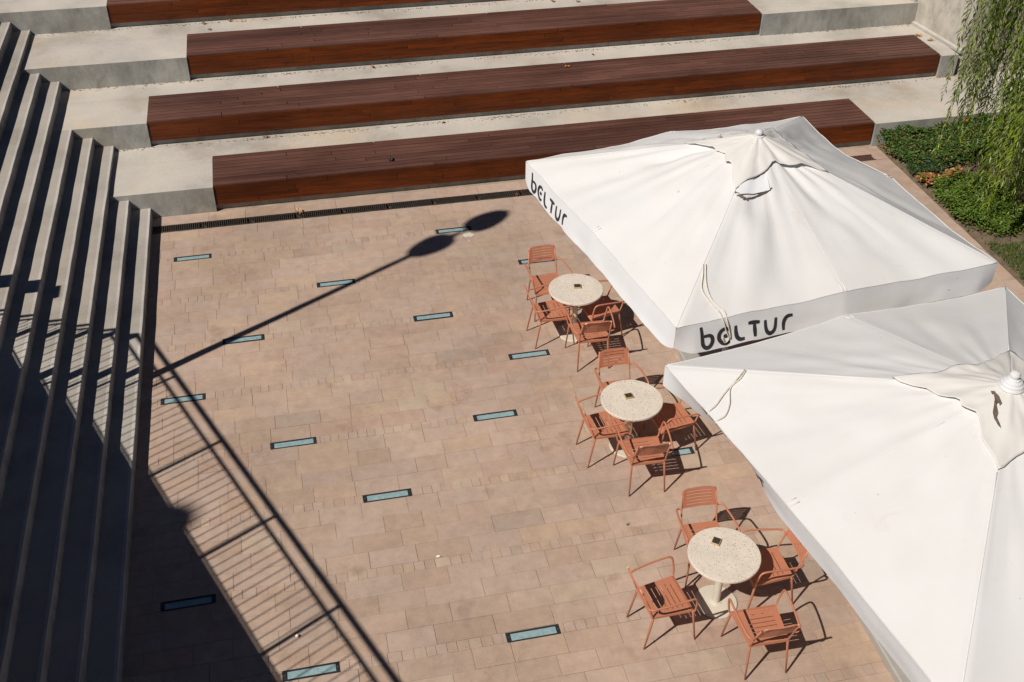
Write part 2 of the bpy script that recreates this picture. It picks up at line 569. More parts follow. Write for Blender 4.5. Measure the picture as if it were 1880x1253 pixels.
# pale dried splash on the stones near the lamp shadow
def blot(name, cx, cy, r, m, z, seed, parent, spots=9):
    rr = random.Random(seed)
    mb = MB()
    def poly(px, py, pr, n=14):
        vs = [(px, py, z)] + [(px + math.cos(2 * math.pi * i / n) * pr * rr.uniform(0.55, 1.2), py + 0.8 * math.sin(2 * math.pi * i / n) * pr * rr.uniform(0.55, 1.2), z) for i in range(n)]
        mb.add(vs, [(0, i + 1, (i + 1) % n + 1) for i in range(n)])
    poly(cx, cy, r)
    for i in range(spots):
        a = rr.uniform(0, 6.28); d = r * rr.uniform(1.0, 1.9)
        poly(cx + math.cos(a) * d, cy + math.sin(a) * d, r * rr.uniform(0.06, 0.22), 7)
    return obj(name, mb, m, parent)
blot('splash_stain', 2.69, 14.72, 0.10, MT['chalk'], 0.0045, 3, paving)
blot('food_stain', 3.27, 8.25, 0.022, MT['tear'], 0.0045, 5, paving, 7)

# ------------------------------------------------------------------ in-ground lights
def light_proto():
    t = thing('floor_light', '', 'floor light', (0, 0, 0), 0, 'pale blue lights set in the paving')
    a, b = L_LEN / 2, L_WID / 2
    f = MB()
    fw, fe = 0.018, 0.038
    f.cham(-a, a, -b, -b + fw, -0.05, 0.004, 0.002)
    f.cham(-a, a, b - fw, b, -0.05, 0.004, 0.002)
    f.cham(-a, -a + fe, -b + fw + 0.0004, b - fw - 0.0004, -0.05, 0.0036, 0.002)
    f.cham(a - fe, a, -b + fw + 0.0004, b - fw - 0.0004, -0.05, 0.0036, 0.002)
    obj('frame', f, MT['frame'], t, local=True)
    p = MB().box(-a + fe - 0.001, a - fe + 0.001, -b + fw - 0.001, b - fw + 0.001, -0.05, -0.0065)
    obj('glass_pane', p, MT['glass'], t, local=True)
    for s in (-1, 1):
        sc = MB().lathe([(0.0075, 0.0034), (0.0075, 0.0056), (0.004, 0.0066)], s * (a - fe / 2), 0.0, 8)
        obj('screw', sc, MT['steel'], t, local=True)
    return t
LL = ['floor light furthest left in the row nearest the drain', 'floor light half under the shadow of the street lamp heads', 'floor light crossed by the lamp pole shadow in the second row from the drain',
      'floor light partly hidden behind the back chair of the far table', 'floor light touched at its left end by the lamp pole shadow', 'floor light in open sun straight left of the far table group',
      'floor light crossed by two railing shadows next to the lowest stair', 'floor light just left of the chairs between the far and middle tables', 'floor light beside the outer railing shadow in the middle of the plaza',
      'floor light in open sun left of the middle table', 'floor light in open sun between the railing shadow and the middle chairs', 'floor light under the chair shadows beside the middle table',
      'floor light in deep shade beside the stairs', 'floor light lowest in view, inside the railing shadow', 'floor light nearest the left chair of the near table']
lp = light_proto()
for i, (lx, ly) in enumerate(LIGHTS):
    o = lp if i == 0 else copy_tree(lp)
    o.location = (lx, ly, 0)
    o['label'] = LL[i]

# ------------------------------------------------------------------ drain
drain = thing('floor_drain', 'long black slotted floor drain along the foot of the lowest wooden seat', 'drain', (-2.15, 15.877, 0))
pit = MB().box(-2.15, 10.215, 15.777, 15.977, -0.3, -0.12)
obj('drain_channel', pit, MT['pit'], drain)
def grate_mesh(ln, m):
    f = MB()
    f.box(0, ln - 0.004, -0.099, -0.084, -0.03, 0.001)
    f.box(0, ln - 0.004, 0.084, 0.099, -0.03, 0.001)
    n = int(ln / 0.033)
    for i in range(n):
        x = 0.006 + i * (ln - 0.02) / n
        f.box(x, x + 0.014, -0.084, 0.084, -0.028, 0.0)
    return f.mesh('grate', m)
gmesh = grate_mesh(0.743, MT['iron'])
gr = grate_mesh(0.47, MT['rust_iron'])
for i in range(16):
    o = obj('grate', gmesh, None, drain, local=True)
    o.location = (i * 0.743, 0, 0)
o = obj('grate', gr, None, drain, local=True)
o.location = (11.89, 0, 0)
o['label'] = 'short rusty brown grate at the planted end'

# ------------------------------------------------------------------ terraces
BX = [(-1.155, 10.33), (-2.155, 12.43), (-1.455, 9.40), (-2.83, 8.2)]
terr = thing('terrace', 'pale concrete terrace rising in broad steps behind the plaza', 'terrace', (5, FY, 0))
for k in range(6):
    f = FY + k * DY
    z0, z1 = max(0, k * TR - 0.6) if k else -0.3, (k + 1) * TR
    yb = f + DY + 0.25
    xl, xr = -8.5, (18.0 if k == 0 else WALL_X + 0.02)
    mb = MB()
    riser = f - 0.0165
    if k < 4:
        a, b = BX[k]
        mb.box(xl, a - 0.008, riser, f + WOOD_D, z0, z1)
        mb.box(b + 0.035, xr, riser, f + WOOD_D, z0, z1)
        mb.box(a - 0.008, b + 0.035, f + 0.062, f + WOOD_D, z0, z1 - 0.045)
        mb.box(xl, xr, f + WOOD_D + 0.003, yb, z0, z1 - 0.0004)
    else:
        mb.box(xl, xr, riser, yb + (0 if k < 5 else 30), z0, z1)
    obj('terrace_step', mb, MT['concrete'], terr)

# ------------------------------------------------------------------ timber seats
WL = ['lowest timber seat, its right half hidden behind the white parasol', 'second timber seat from the bottom, the longest, ending close to the concrete wall', 'third timber seat from the bottom, ending near the middle of the top edge',
      'topmost timber seat, cut by the upper edge of the picture']
wr = random.Random(4)
def plank_mesh(ln, d0, d1, z0, z1, c, m, axis):
    mb = MB()
    if axis == 'top':
        mb.cham(0, ln, d0, d1, z0, z1, c)
    else:                                   # front board: face towards -y
        vs = [(0, d1, z0), (ln, d1, z0), (ln, d1, z1), (0, d1, z1),
              (0, d0 + c, z0), (ln, d0 + c, z0), (ln, d0 + c, z1), (0, d0 + c, z1),
              (c, d0, z0 + c), (ln - c, d0, z0 + c), (ln - c, d0, z1 - c), (c, d0, z1 - c)]
        fs = [(8, 9, 10, 11)]
        for i in range(4):
            j = (i + 1) % 4
            fs += [(4 + i, 4 + j, 8 + j, 8 + i), (i, j, 4 + j, 4 + i)]
        fs.append((3, 2, 1, 0))
        mb.add(vs, fs)
    return mb.mesh('plank', m)
for k in range(4):
    a, b = BX[k]
    f = FY + k * DY
    zt = (k + 1) * TR + WOOD_UP
    t = thing('timber_seat', WL[k], 'bench', (a, f, k * TR), 0, 'timber seats on the terrace')
    core = MB()
    core.box(a + 0.03, b - 0.03, f + 0.042, f + 0.060, k * TR + 0.004 + TOE, zt - 0.036)
    obj('support_frame', core, MT['pit'], t)
    nrow = 9
    pw = WOOD_D / nrow
    for r in range(nrow):
        x = a
        first = True
        while x < b - 0.01:
            ln = wr.uniform(2.2, 3.6)
            if first:
                ln *= wr.uniform(0.4, 1.0); first = False
            e = min(x + ln, b)
            if b - e < 0.6:
                e = b
            dz = wr.uniform(-0.002, 0.002)
            me = plank_mesh(e - x - 0.010, 0.0105, pw - 0.0105, -0.034, dz, 0.005, MT['wood_top'], 'top')
            o = obj('seat_plank', me, None, t, local=True)
            o.location = (x - a, r * pw, zt - k * TR)
            x = e
    z0 = k * TR + TOE
    z1 = zt - 0.0385
    bh = (z1 - z0) / 4
    for r in range(4):
        x = a
        first = True
        while x < b - 0.01:
            ln = wr.uniform(1.6, 3.2)
            if first:
                ln *= wr.uniform(0.4, 1.0); first = False
            e = min(x + ln, b)
            if b - e < 0.5:
                e = b
            dy = wr.uniform(0, 0.0015)
            me = plank_mesh(e - x - 0.006, 0.004 + dy, 0.04, 0.0008, bh - 0.0008, 0.0025, MT['wood_front'], 'front')
            o = obj('front_plank', me, None, t, local=True)
            o.location = (x - a, 0, z0 + r * bh - k * TR)
            x = e

# ------------------------------------------------------------------ stairs
stairs = thing('staircase', 'long concrete staircase on the left, half in shade under the railing shadow', 'stairs', (STEP_X, 10, 0))
NST = 15
for n in range(1, NST + 1):
    x1 = STEP_X - (n - 1) * TREAD
    # the step runs back until the terrace riser that stands higher than it
    kk = 0
    while (kk + 1) * TR <= n * RISE + 1e-4 and not abs((kk + 1) * TR - n * RISE) < 1e-3:
        kk += 1
    ye = FY + kk * DY - 0.0168
    x0 = x1 - TREAD - 0.05 if n < NST else -30
    z0 = -0.3 if n == 1 else (n - 1) * RISE - 0.12
    mb = MB()
    mb.box(x0, x1 - 0.042, -8, ye - 0.002, z0, n * RISE)
    st = obj('step', mb, MT['stair'], stairs)
    nb = MB()
    # nosing strip with a softened edge and slight waviness of the cast edge
    ys = [-8 + i * (ye - 0.002 + 8) / 120 for i in range(121)]
    rows = []
    for y in ys:
        wob = 0.007 * noise.noise(Vector((y * 1.7, n * 3.1, 0))) + 0.004 * noise.noise(Vector((y * 9, n * 3.1, 5)))
        zt = n * RISE + 0.0015
        rows.append([(x1 - 0.0421, y, zt), (x1 - 0.007 + wob, y, zt), (x1 + wob, y, zt - 0.007), (x1 + wob * 0.4, y, zt - 0.05), (x1 - 0.0005, y, z0), (x1 - 0.0421, y, z0)])
    nb.grid(rows, smooth=False)
    i0 = len(nb.v) - 6
    nb.f += [(i0, i0 + 1, i0 + 2, i0 + 3, i0 + 4, i0 + 5), (5, 4, 3, 2, 1, 0)]
    nb.smooth += [False, False]
    obj('nosing', nb, MT['nosing'], st)

# ------------------------------------------------------------------ concrete wall on the right
wall = thing('concrete_wall', 'tall rough concrete wall at the right end of the terrace behind the willow', 'wall', (WALL_X, 18, 0))
wb = MB()
wb.add([(12.93, 17.9, 0.2), (19.0, 17.9, 0.2), (19.0, 34, 0.2), (11.2, 34, 0.2), (12.93, 17.9, 5.2), (19.0, 17.9, 5.2), (19.0, 34, 5.2), (11.2, 34, 5.2)],
       [(4, 5, 6, 7), (0, 1, 5, 4), (1, 2, 6, 5), (2, 3, 7, 6), (3, 0, 4, 7)])
obj('wall_body', wb, MT['wall'], wall)
kb = MB()
for k in range(1, 4):
    y0, y1 = FY + k * DY + 0.02, FY + (k + 1) * DY - 0.02
    z = (k + 1) * TR
    xa = lambda y: 12.93 - (y - 17.9) * (1.73 / 16.1)
    kb.add([(xa(y0) - 0.07, y0, z + 0.001), (xa(y0) + 0.02, y0, z + 0.001), (xa(y1) + 0.02, y1, z + 0.001), (xa(y1) - 0.07, y1, z + 0.001),
            (xa(y0) - 0.06, y0, z + 0.05), (xa(y0) + 0.02, y0, z + 0.07), (xa(y1) + 0.02, y1, z + 0.07), (xa(y1) - 0.06, y1, z + 0.05)],
           [(4, 5, 6, 7), (0, 1, 5, 4), (1, 2, 6, 5), (2, 3, 7, 6), (3, 0, 4, 7)])
obj('kerb_strip', kb, MT['concrete'], wall)

# ------------------------------------------------------------------ upper deck (left of the picture) with railing, lamps: throws the shadows
KS = 1 / math.tan(R_(SUN_EL))
AZ = Vector((math.cos(R_(SUN_AZ)), math.sin(R_(SUN_AZ)), 0))
DECK_Z = 2.6
E_DIR = Vector((0.379, -0.925, 0)).normalized()
C0 = Vector((-2.925, 12.46, 0)) - AZ * KS * DECK_Z          # deck corner on plan
C0.z = 0
def on_edge(s): return C0 + E_DIR * s
deck = thing('deck', 'raised concrete deck over the foot of the stairs, left of the view', 'deck', (C0.x, C0.y, DECK_Z))
p = [C0, on_edge(15.5), Vector((-7.5, on_edge(15.5).y, 0)), Vector((-7.5, C0.y, 0))]
dm = MB()
dm.add([(q.x, q.y, DECK_Z - 0.28) for q in p] + [(q.x, q.y, DECK_Z) for q in p],
       [(0, 1, 2, 3), (7, 6, 5, 4), (4, 5, 1, 0), (5, 6, 2, 1), (6, 7, 3, 2), (7, 4, 0, 3)])
obj('slab', dm, MT['deckconc'], deck)
for s in (9.5, 14.0):
    q = on_edge(s)
    obj('column', MB().lathe([(0.2, -0.2), (0.2, DECK_Z - 0.285)], q.x - 0.9, q.y - 0.2, 20), MT['deckconc'], deck)
rail = thing('railing', 'dark steel railing with thin balusters along the raised deck edge', 'railing', (C0.x, C0.y, DECK_Z))
RH = 1.02
tops = [C0 + Vector((-2.2, 0, 0)), C0, on_edge(15.0)]
up = Vector((0, 0, 1))
def seg(p, q, z, r, nm):
    obj(nm, MB().tube([p + up * (DECK_Z + z), q + up * (DECK_Z + z)], r, 8), MT['steel'], rail)
for p_, q_ in ((tops[0], tops[1]), (tops[1], tops[2])):
    seg(p_, q_, RH, 0.030, 'top_rail')
    seg(p_, q_, RH - 0.185, 0.021, 'mid_rail')
    seg(p_, q_, 0.025, 0.012, 'bottom_rail')
for s in [0.02, 0.95, 2.47, 4.0, 5.55, 7.1, 8.65, 10.2, 11.75, 13.3, 14.85]:
    q = on_edge(s)
    obj('post', MB().tube([q + up * (DECK_Z + 0.0), q + up * (DECK_Z + RH)], 0.05 if s < 0.1 else 0.026, 8), MT['steel'], rail)
for d in (0.75, 2.1):
    q = C0 + Vector((-d, 0, 0))
    obj('post', MB().tube([q + up * DECK_Z, q + up * (DECK_Z + RH)], 0.026, 8), MT['steel'], rail)
bal = []
s = 0.12
while s < 14.9:
    bal.append(on_edge(s)); s += 0.128
d = 0.12
while d < 2.1:
    bal.append(C0 + Vector((-d, 0, 0))); d += 0.128
for q in bal:
    obj('baluster', MB().tube([q + up * (DECK_Z + 0.03), q + up * (DECK_Z + RH - 0.185)], 0.0075, 6), MT['steel'], rail)

# street lamp with two heads standing on the stairs beside the deck
lamp = thing('street_lamp', 'tall twin-headed street lamp beside the deck, seen only by its shadow', 'street lamp', (-3.87, 11.05, 1.05))
LT = Vector((2.55, 14.82, 0)) - AZ * KS * 8.0
LT.z = 8.0
LBASE = Vector((-3.87, 11.05, 1.05))
obj('pole', MB().tube([LBASE, LBASE.lerp(LT, 0.5), LT - up * 0.05], [0.075, 0.055, 0.042], 12), MT['steel'], lamp)
arm_d = Vector((0.868, 0.497, 0)).normalized()
obj('arm', MB().tube([LT - arm_d * 0.55, LT + arm_d * 0.55], 0.03, 8), MT['steel'], lamp)
for s in (-1, 1):
    h = MB()
    c = LT + arm_d * (0.58 * s)
    side = Vector((-arm_d.y, arm_d.x, 0))
    rows = []
    for i in range(9):
        a = -1 + 2 * i / 8
        wd = 0.215 * math.sqrt(max(0.0, 1 - a * a)) * (1 - 0.18 * a * s) + 0.004
        rows.append([c + arm_d * (a * 0.48) + side * (wd * math.cos(tt)) + up * (0.07 * (wd / 0.215) * math.sin(tt)) for tt in [2 * math.pi * q / 12 for q in range(13)]])
    h.grid(rows)
    obj('lamp_head', h, MT['steel'], lamp)
HB = Vector((-1.80, 9.35, 0)) - AZ * KS * 16  # unseen lamp, added and set high so its shadow blob is soft
HB.z = 16
lamp2 = thing('street_lamp', 'unseen single-headed street lamp on the upper landing, added for its soft blob of shadow', 'street lamp', (HB.x, HB.y, 2.63))
obj('pole', MB().tube([(HB.x, HB.y, 2.63), HB], [0.08, 0.05], 12), MT['steel'], lamp2)
hm = MB()
hm.lathe([(0.02, 16.28), (0.18, 16.22), (0.27, 16.1), (0.27, 16.02), (0.1, 15.98)][::-1], HB.x, HB.y, 20)
obj('lamp_head', hm, MT['steel'], lamp2)
board = thing('shadow_board', 'unseen flat board on two posts, shaped to cast the bar shadow on the stairs', 'shadow board', (-6.0, 12.3, 2.4))  # out of view, added to throw the bar of shadow across the steps
bz = 3.0
be = Vector((-2.59, 13.60, 0)) - AZ * KS * bz
obj('panel', MB().box(be.x - 2.2, be.x, be.y - 0.14, be.y + 0.14, bz - 0.03, bz + 0.03), MT['steel'], board)
for dx in (0.9, 2.0):
    obj('post', MB().tube([(be.x - dx, be.y, 1.6), (be.x - dx, be.y, bz)], 0.03, 8), MT['steel'], board)

# ------------------------------------------------------------------ tables
def round_table(x, y, label):
    t = thing('round_table', label, 'table', (x, y, 0), 0, 'round terrazzo tables')
    top = MB().lathe([(0.345, 0.702), (0.362, 0.704), (0.369, 0.712), (0.369, 0.732), (0.366, 0.738), (0.360, 0.740)], 0, 0, 64)
    obj('tabletop', top, MT['terrazzo'], t, local=True)
    obj('column', MB().lathe([(0.040, 0.012), (0.040, 0.701)], 0, 0, 24), MT['table_metal'], t, local=True)
    obj('mount_plate', MB().lathe([(0.12, 0.690), (0.13, 0.7015)], 0, 0, 24), MT['table_metal'], t, local=True)
    b = MB().lathe([(0.222, 0.001), (0.222, 0.012), (0.216, 0.016), (0.060, 0.019), (0.056, 0.026), (0.043, 0.027)], 0, 0, 48)
    obj('base_plate', b, MT['table_metal'], t, local=True)
    return t
round_table(3.840, 7.000, 'round cream speckled table nearest the viewer, its foot plate in full view')
round_table(3.660, 9.517, 'round cream speckled table in the middle of the row, next to the parasol tip')
round_table(3.624, 11.895, 'round cream speckled table furthest away, beside the first parasol')
def block(x, y, rz, label, sz=0.062):
    t = thing('table_block', label, 'table sign', (x, y, 0.7402), rz, 'small table signs')
    s = sz / 1.5
    mb = MB()
    mb.cham(-s, s, -s * 0.9, s * 0.9, 0, 0.022, 0.002)
    obj('wood_block', mb, MT['oak'], t, local=True)
    pm = MB().box(-s * 0.86, s * 0.86, -s * 0.76, s * 0.76, 0.022, 0.024)
    obj('plaque', pm, MT['plaque'], t, local=True)
    return t
block(3.816, 7.165, R_(52), 'small wood block with dark plaque on the nearest table, turned like a diamond', 0.072)
block(3.634, 9.565, R_(4), 'small wood block with dark plaque on the middle table', 0.072)
block(3.650, 11.925, R_(-10), 'small wood block with dark plaque on the furthest table', 0.072)

# ------------------------------------------------------------------ chairs
def chair_parts():
    P = {}
    # seat plate with cross slots
    xs = [-1.0, -0.99, -0.72, 0.72, 0.99, 1.0]
    sl = [0.20, 0.32, 0.44, 0.56, 0.68, 0.80]
    vs_ = [-0.035, 0.0]
    for s in sl:
        vs_ += [s - 0.009, s + 0.009]
    vs_ += [0.93, 1.0, 1.04]
    rows = []
    for v in vs_:
        r = []
        for u in xs:
            hw = 0.198 + 0.037 * v
            x = max(-1, min(1, u / 0.99)) * hw
            y = -0.215 + 0.43 * v
            z = 0.448 - 0.010 * math.sin(math.pi * max(0, min(1, v))) * (1 - (abs(u)) ** 2)
            if v > 0.93: z -= 0.010
            if v > 1.0: z -= 0.028; y -= 0.006
            if v < 0: z -= 0.028; y += 0.013
            if abs(u) > 0.995: z -= 0.026
            r.append((x, y, z))
        rows.append(r)
    def skip(i, j):
        v0, v1 = vs_[i], vs_[i + 1]
        return j == 2 and abs(v1 - v0 - 0.018) < 1e-6
    mb = MB().grid(rows, smooth=False, skip=skip)
    P['seat'] = mb
    # back panel: z 0.635..0.845, leaning back
    zs = [0.0, 0.04, 0.16]
    bs = [0.17, 0.335, 0.50, 0.665, 0.83]
    zs = [0.0, 0.06]
    for s in bs:
        zs += [s - 0.016, s + 0.016]
    zs += [0.93, 0.985, 1.0]
    us = [-1.0, -0.93, -0.72, 0.0, 0.72, 0.93, 1.0]
    rows = []
    for v in zs:
        r = []
        for u in us:
            hw = 0.192
            x = u * hw
            if v > 0.9:
                x *= 1 - 0.07 * ((v - 0.9) / 0.1) ** 2
            if v < 0.05:
                x *= 0.985
            z = 0.632 + 0.213 * v
            y = -0.215 - (z - 0.448) * 0.315 - 0.016 * (1 - u * u) - (0.012 if v >= 1 else 0)
            if v >= 1: z -= 0.008
            if abs(u) >= 1: y -= 0.010
            if v >= 0.93 and abs(u) > 0.9: z -= 0.010 if v < 0.99 else 0.018
            r.append((x, y, z))
        rows.append(r)
    def skip2(i, j):
        return abs(zs[i + 1] - zs[i] - 0.032) < 1e-6 and j in (2, 3)
    P['backrest'] = MB().grid(rows, smooth=False, skip=skip2)
    def by(z): return -0.215 - (z - 0.448) * 0.315
    fr = []
    for s in (-1, 1):
        fr.append(MB().tube([(s * 0.196, -0.205, 0.430), (s * 0.197, by(0.46), 0.46), (s * 0.195, by(0.64), 0.64), (s * 0.188, by(0.80) - 0.012, 0.80)], 0.0095, 8))
    P['upright'] = fr
    arms = []
    for s in (-1, 1):
        pts = [(s * 0.196, by(0.625), 0.625), (s * 0.225, by(0.63) - 0.008, 0.632), (s * 0.252, by(0.64) + 0.012, 0.640), (s * 0.266, -0.22, 0.648), (s * 0.282, -0.05, 0.668), (s * 0.287, 0.10, 0.682),
               (s * 0.286, 0.165, 0.680), (s * 0.283, 0.198, 0.655), (s * 0.272, 0.213, 0.58), (s * 0.258, 0.218, 0.50), (s * 0.250, 0.216, 0.455), (s * 0.240, 0.209, 0.437), (s * 0.226, 0.203, 0.432)]
        arms.append(MB().tube(smooth_path(pts, 4), 0.0108, 8))
    P['arm'] = arms
    legs = []
    for s in (-1, 1):
        legs.append(MB().tube([(s * 0.222, 0.203, 0.440), (s * 0.232, 0.212, 0.40), (s * 0.258, 0.262, 0.004)], [0.013, 0.0135, 0.0085], 8))
        legs.append(MB().tube([(s * 0.190, -0.200, 0.440), (s * 0.195, -0.210, 0.40), (s * 0.213, -0.278, 0.004)], [0.013, 0.0135, 0.0085], 8))
    P['leg'] = legs
    return P
def make_chair():
    P = chair_parts()
    t = thing('slatted_armchair', '', 'chair', (0, 0, 0), 0, 'coral armchairs around the three tables')
    for nm in ('seat', 'backrest'):
        o = obj(nm, P[nm], MT['coral'], t, local=True)
        sd = o.modifiers.new('thickness', 'SOLIDIFY')
        sd.thickness = 0.0035
        sd.offset = 0
    for nm in ('upright', 'arm', 'leg'):
        for mb in P[nm]:
            obj(nm, mb, MT['coral'], t, local=True)
    return t
CH = [(3.860, 7.500, -92, 'coral armchair behind the nearest table, facing the viewer'),
      (4.335, 7.010, 180, 'coral armchair right of the nearest table, its backrest meeting the canopy edge'),
      (3.988, 6.300, 89, 'coral armchair in front of the nearest table, nearest of all the chairs'),
      (3.170, 6.820, 6, 'coral armchair left of the nearest table, standing clear of it'),
      (3.690, 10.02, -89, 'coral armchair behind the middle table, facing the viewer'),
      (4.150, 9.440, 187, 'coral armchair right of the middle table, beside the parasol cord'),
      (3.640, 8.945, 88, 'coral armchair in front of the middle table, back to the viewer'),
      (3.345, 9.470, 4, 'coral armchair left of the middle table'),
      (3.400, 12.53, -87, 'coral armchair behind the furthest table, half over a floor light'),
      (3.950, 11.83, 188, 'coral armchair right of the furthest table, shaded by its top'),
      (3.668, 11.31, 88, 'coral armchair in front of the furthest table, back to the viewer'),
      (3.285, 11.87, 3, 'coral armchair left of the furthest table')]
c0 = make_chair()
for i, (x, y, a, lb) in enumerate(CH):
    o = c0 if i == 0 else copy_tree(c0)
    o.location = (x, y, 0)
    o.rotation_euler = (0, 0, R_(a - 90))
    o['label'] = lb

# ------------------------------------------------------------------ parasols
GLY = {
    'b': ([[(0.02, 1.0), (0.06, 0.72), (0.09, 0.40), (0.13, 0.16), (0.26, 0.02), (0.42, 0.03), (0.54, 0.17), (0.57, 0.34), (0.50, 0.50), (0.36, 0.56), (0.16, 0.56)]], 0.62),
    'e': ([[(0.58, 0.06), (0.40, 0.0), (0.20, 0.07), (0.07, 0.25), (0.07, 0.46), (0.19, 0.63), (0.38, 0.68), (0.55, 0.60)], [(0.28, 0.34), (0.40, 0.34), (0.50, 0.36)]], 0.60),
    'l': ([[(0.04, 0.70), (0.06, 0.40), (0.12, 0.16), (0.26, 0.03), (0.48, 0.02)]], 0.45),
    't': ([[(0.0, 0.66), (0.56, 0.66)], [(0.30, 0.60), (0.34, 0.02)]], 0.60),
    'u': ([[(0.03, 0.68), (0.06, 0.34), (0.14, 0.12), (0.30, 0.02), (0.46, 0.10), (0.53, 0.30), (0.54, 0.70)]], 0.66),
    'r': ([[(0.10, 0.02), (0.08, 0.34), (0.13, 0.54), (0.26, 0.67), (0.50, 0.70)]], 0.5),
}
def parasol(name_label, corners, apex_z, edge_up, sag, seed, valance_in, text_sides, cap_half, finial, cord, vh=0.30, wrk=1.0):
    C = [Vector(c) for c in corners]                    # 0 back right, 1 left/back, 2 front left, 3 front right
    cen = (C[0] + C[1] + C[2] + C[3]) / 4
    t = thing('parasol', name_label, 'parasol', (cen.x, cen.y, 0), 0, 'large white square parasols')
    A = Vector((cen.x, cen.y, apex_z))
    E = []
    for i in range(4):
        E.append(C[i])
        m = (C[i] + C[(i + 1) % 4]) / 2
        m = m + (m - cen) * 0.004
        m.z += edge_up[i]
        E.append(m)
    cr = random.Random(seed)
    def S(i, tt, r, wr=1.0):
        a, b = E[i], E[(i + 1) % 8]
        e = a.lerp(b, tt)
        s4 = 4 * tt * (1 - tt)
        pin = (cen - e); pin.z = 0
        e = e + pin * ((0.05 if i == 7 else 0.012) * s4)
        P = A.lerp(e, r)
        s2 = math.sqrt(s4)
        P.z -= sag * s4 * (0.25 + 0.75 * r) * r ** 0.5
        # tension folds running out from the hub and across the panel
        q = i + tt
        f1 = noise.noise(Vector((q * 2.6, r * 1.1, seed)))
        f2 = noise.noise(Vector((q * 6.5, r * 2.4 + q * 0.6, seed + 9)))
        f3 = noise.noise(Vector((q * 3.0 - r * 3.0, r * 5.0 + q, seed + 4)))
        f4 = noise.noise(Vector((q * 15, r * 3.0, seed + 21)))
        P.z += wr * wrk * s2 * (0.050 * f1 + 0.026 * f2 + 0.026 * f3 + 0.010 * f4) * (0.35 + 0.65 * math.sin(math.pi * min(1, r * 1.02)) + 0.25 * r)
        return P
    NRD, NT = 44, 22
    cv = MB()
    ring = [(i, k / NT) for i in range(8) for k in range(NT)] + [(0, 0.0)]
    rows = []
    for j in range(NRD + 1):
        r = 0.015 + 0.985 * j / NRD
        row = []
        for (i, tt) in ring:
            row.append(S(i, tt, r))
        rows.append(row)
    cv.grid(rows)
    can = obj('canopy', cv, MT['fabric'], t)
    # seams along ribs and hem
    for i in range(8):
        pts = [S(i, 0.0, 0.3 + 0.7 * k / 10) - up * 0.0015 for k in range(11)]
        obj('seam', MB().tube(pts, 0.0045 if i % 2 == 0 else 0.003, 5), MT['fabric'], can)
    # valance, one per side
    VH = vh
    def edge(side, w):
        q = w * 2
        i = side * 2 + (0 if q < 1 else 1)
        tt = q if q < 1 else q - 1
        return S(i, min(tt, 1.0), 1.0)
    def VAL(side, w, d, off=0.0):
        """w along the side 0..1 (from corner side to side+1), d down 0..1"""
        e = edge(side, w)
        a, b = C[side], C[(side + 1) % 4]
        n = Vector(((b - a).y, -(b - a).x, 0)).normalized()
        if n.dot(a - cen) < 0: n = -n
        ends = min(1, min(w, 1 - w) / 0.05)
        h = VH * (1 - 0.20 * (1 - ends) ** 2)
        wv = noise.noise(Vector((w * 7, d * 1.3, seed + side * 5))) * 0.022 + noise.noise(Vector((w * 19, d * 2, seed + side * 5 + 2))) * 0.006
        out = d * (wv * ends) + valance_in[side](w) * d * ends
        return e + n * (0.004 + out + off) - up * (h * d)
    vparts = []
    for side in range(4):
        vb = MB()
        rows = [[VAL(side, i / 90, d / 7) for i in range(91)] for d in range(8)]
        vb.grid(rows)
        v_ = obj('valance', vb, MT['fabric_clean'], t)
        vparts.append(v_)
        obj('hem', MB().tube([VAL(side, 0.004 + 0.992 * i / 60, 0.0, -0.002) for i in range(61)], 0.005, 5), MT['fabric'], v_)
    for side in range(4):
        i = side * 2
        for dd in (-0.012, 0.012):
            pa = [S(i, 1.0 + dd, r) + up * 0.003 if dd < 0 else S((i + 1) % 8, dd, r) + up * 0.003 for r in (0.955, 0.975, 0.998)]
            obj('stitched_tab', MB().tube(pa, 0.006, 5), MT['fabric_old'], can)
    # printed letters on the valance
    ln = (C[1] - C[2]).length
    for side, start, size, flip in text_sides:
        x = start
        lm = MB()
        for ch in 'beltur':
            strokes, adv = GLY[ch]
            for stx in strokes:
                pts = smooth_path([(a, b, 0) for a, b in stx], 4)
                hw = 0.084
                left, right = [], []
                for i, p_ in enumerate(pts):
                    d = (pts[min(i + 1, len(pts) - 1)] - pts[max(i - 1, 0)]).normalized()
                    nn = Vector((-d.y, d.x, 0))
                    hh = hw * (0.75 + 0.35 * math.sin(math.pi * min(1, i / (len(pts) - 1))))
                    left.append(p_ + nn * hh); right.append(p_ - nn * hh)
                rows = []
                for q in (left, [(a + b) / 2 for a, b in zip(left, right)], right):
                    r = []
                    for p_ in q:
                        wm = x + p_.x * size
                        ww = wm / ln
                        dd = 0.88 - p_.y * size / VH
                        if flip: ww = 1 - ww
                        r.append(VAL(side, ww, dd, 0.005))
                    rows.append(r)
                lm.grid(rows)
            x += (adv + 0.20) * size
        obj('lettering', lm, MT['letter'], vparts[side])
    # vent cap: a smaller, older, crumpled square cloth over the hub
    cm = MB()
    rows = []
    NC = 22
    capring = [(i, k / 10) for i in range(8) for k in range(10)] + [(0, 0.0)]
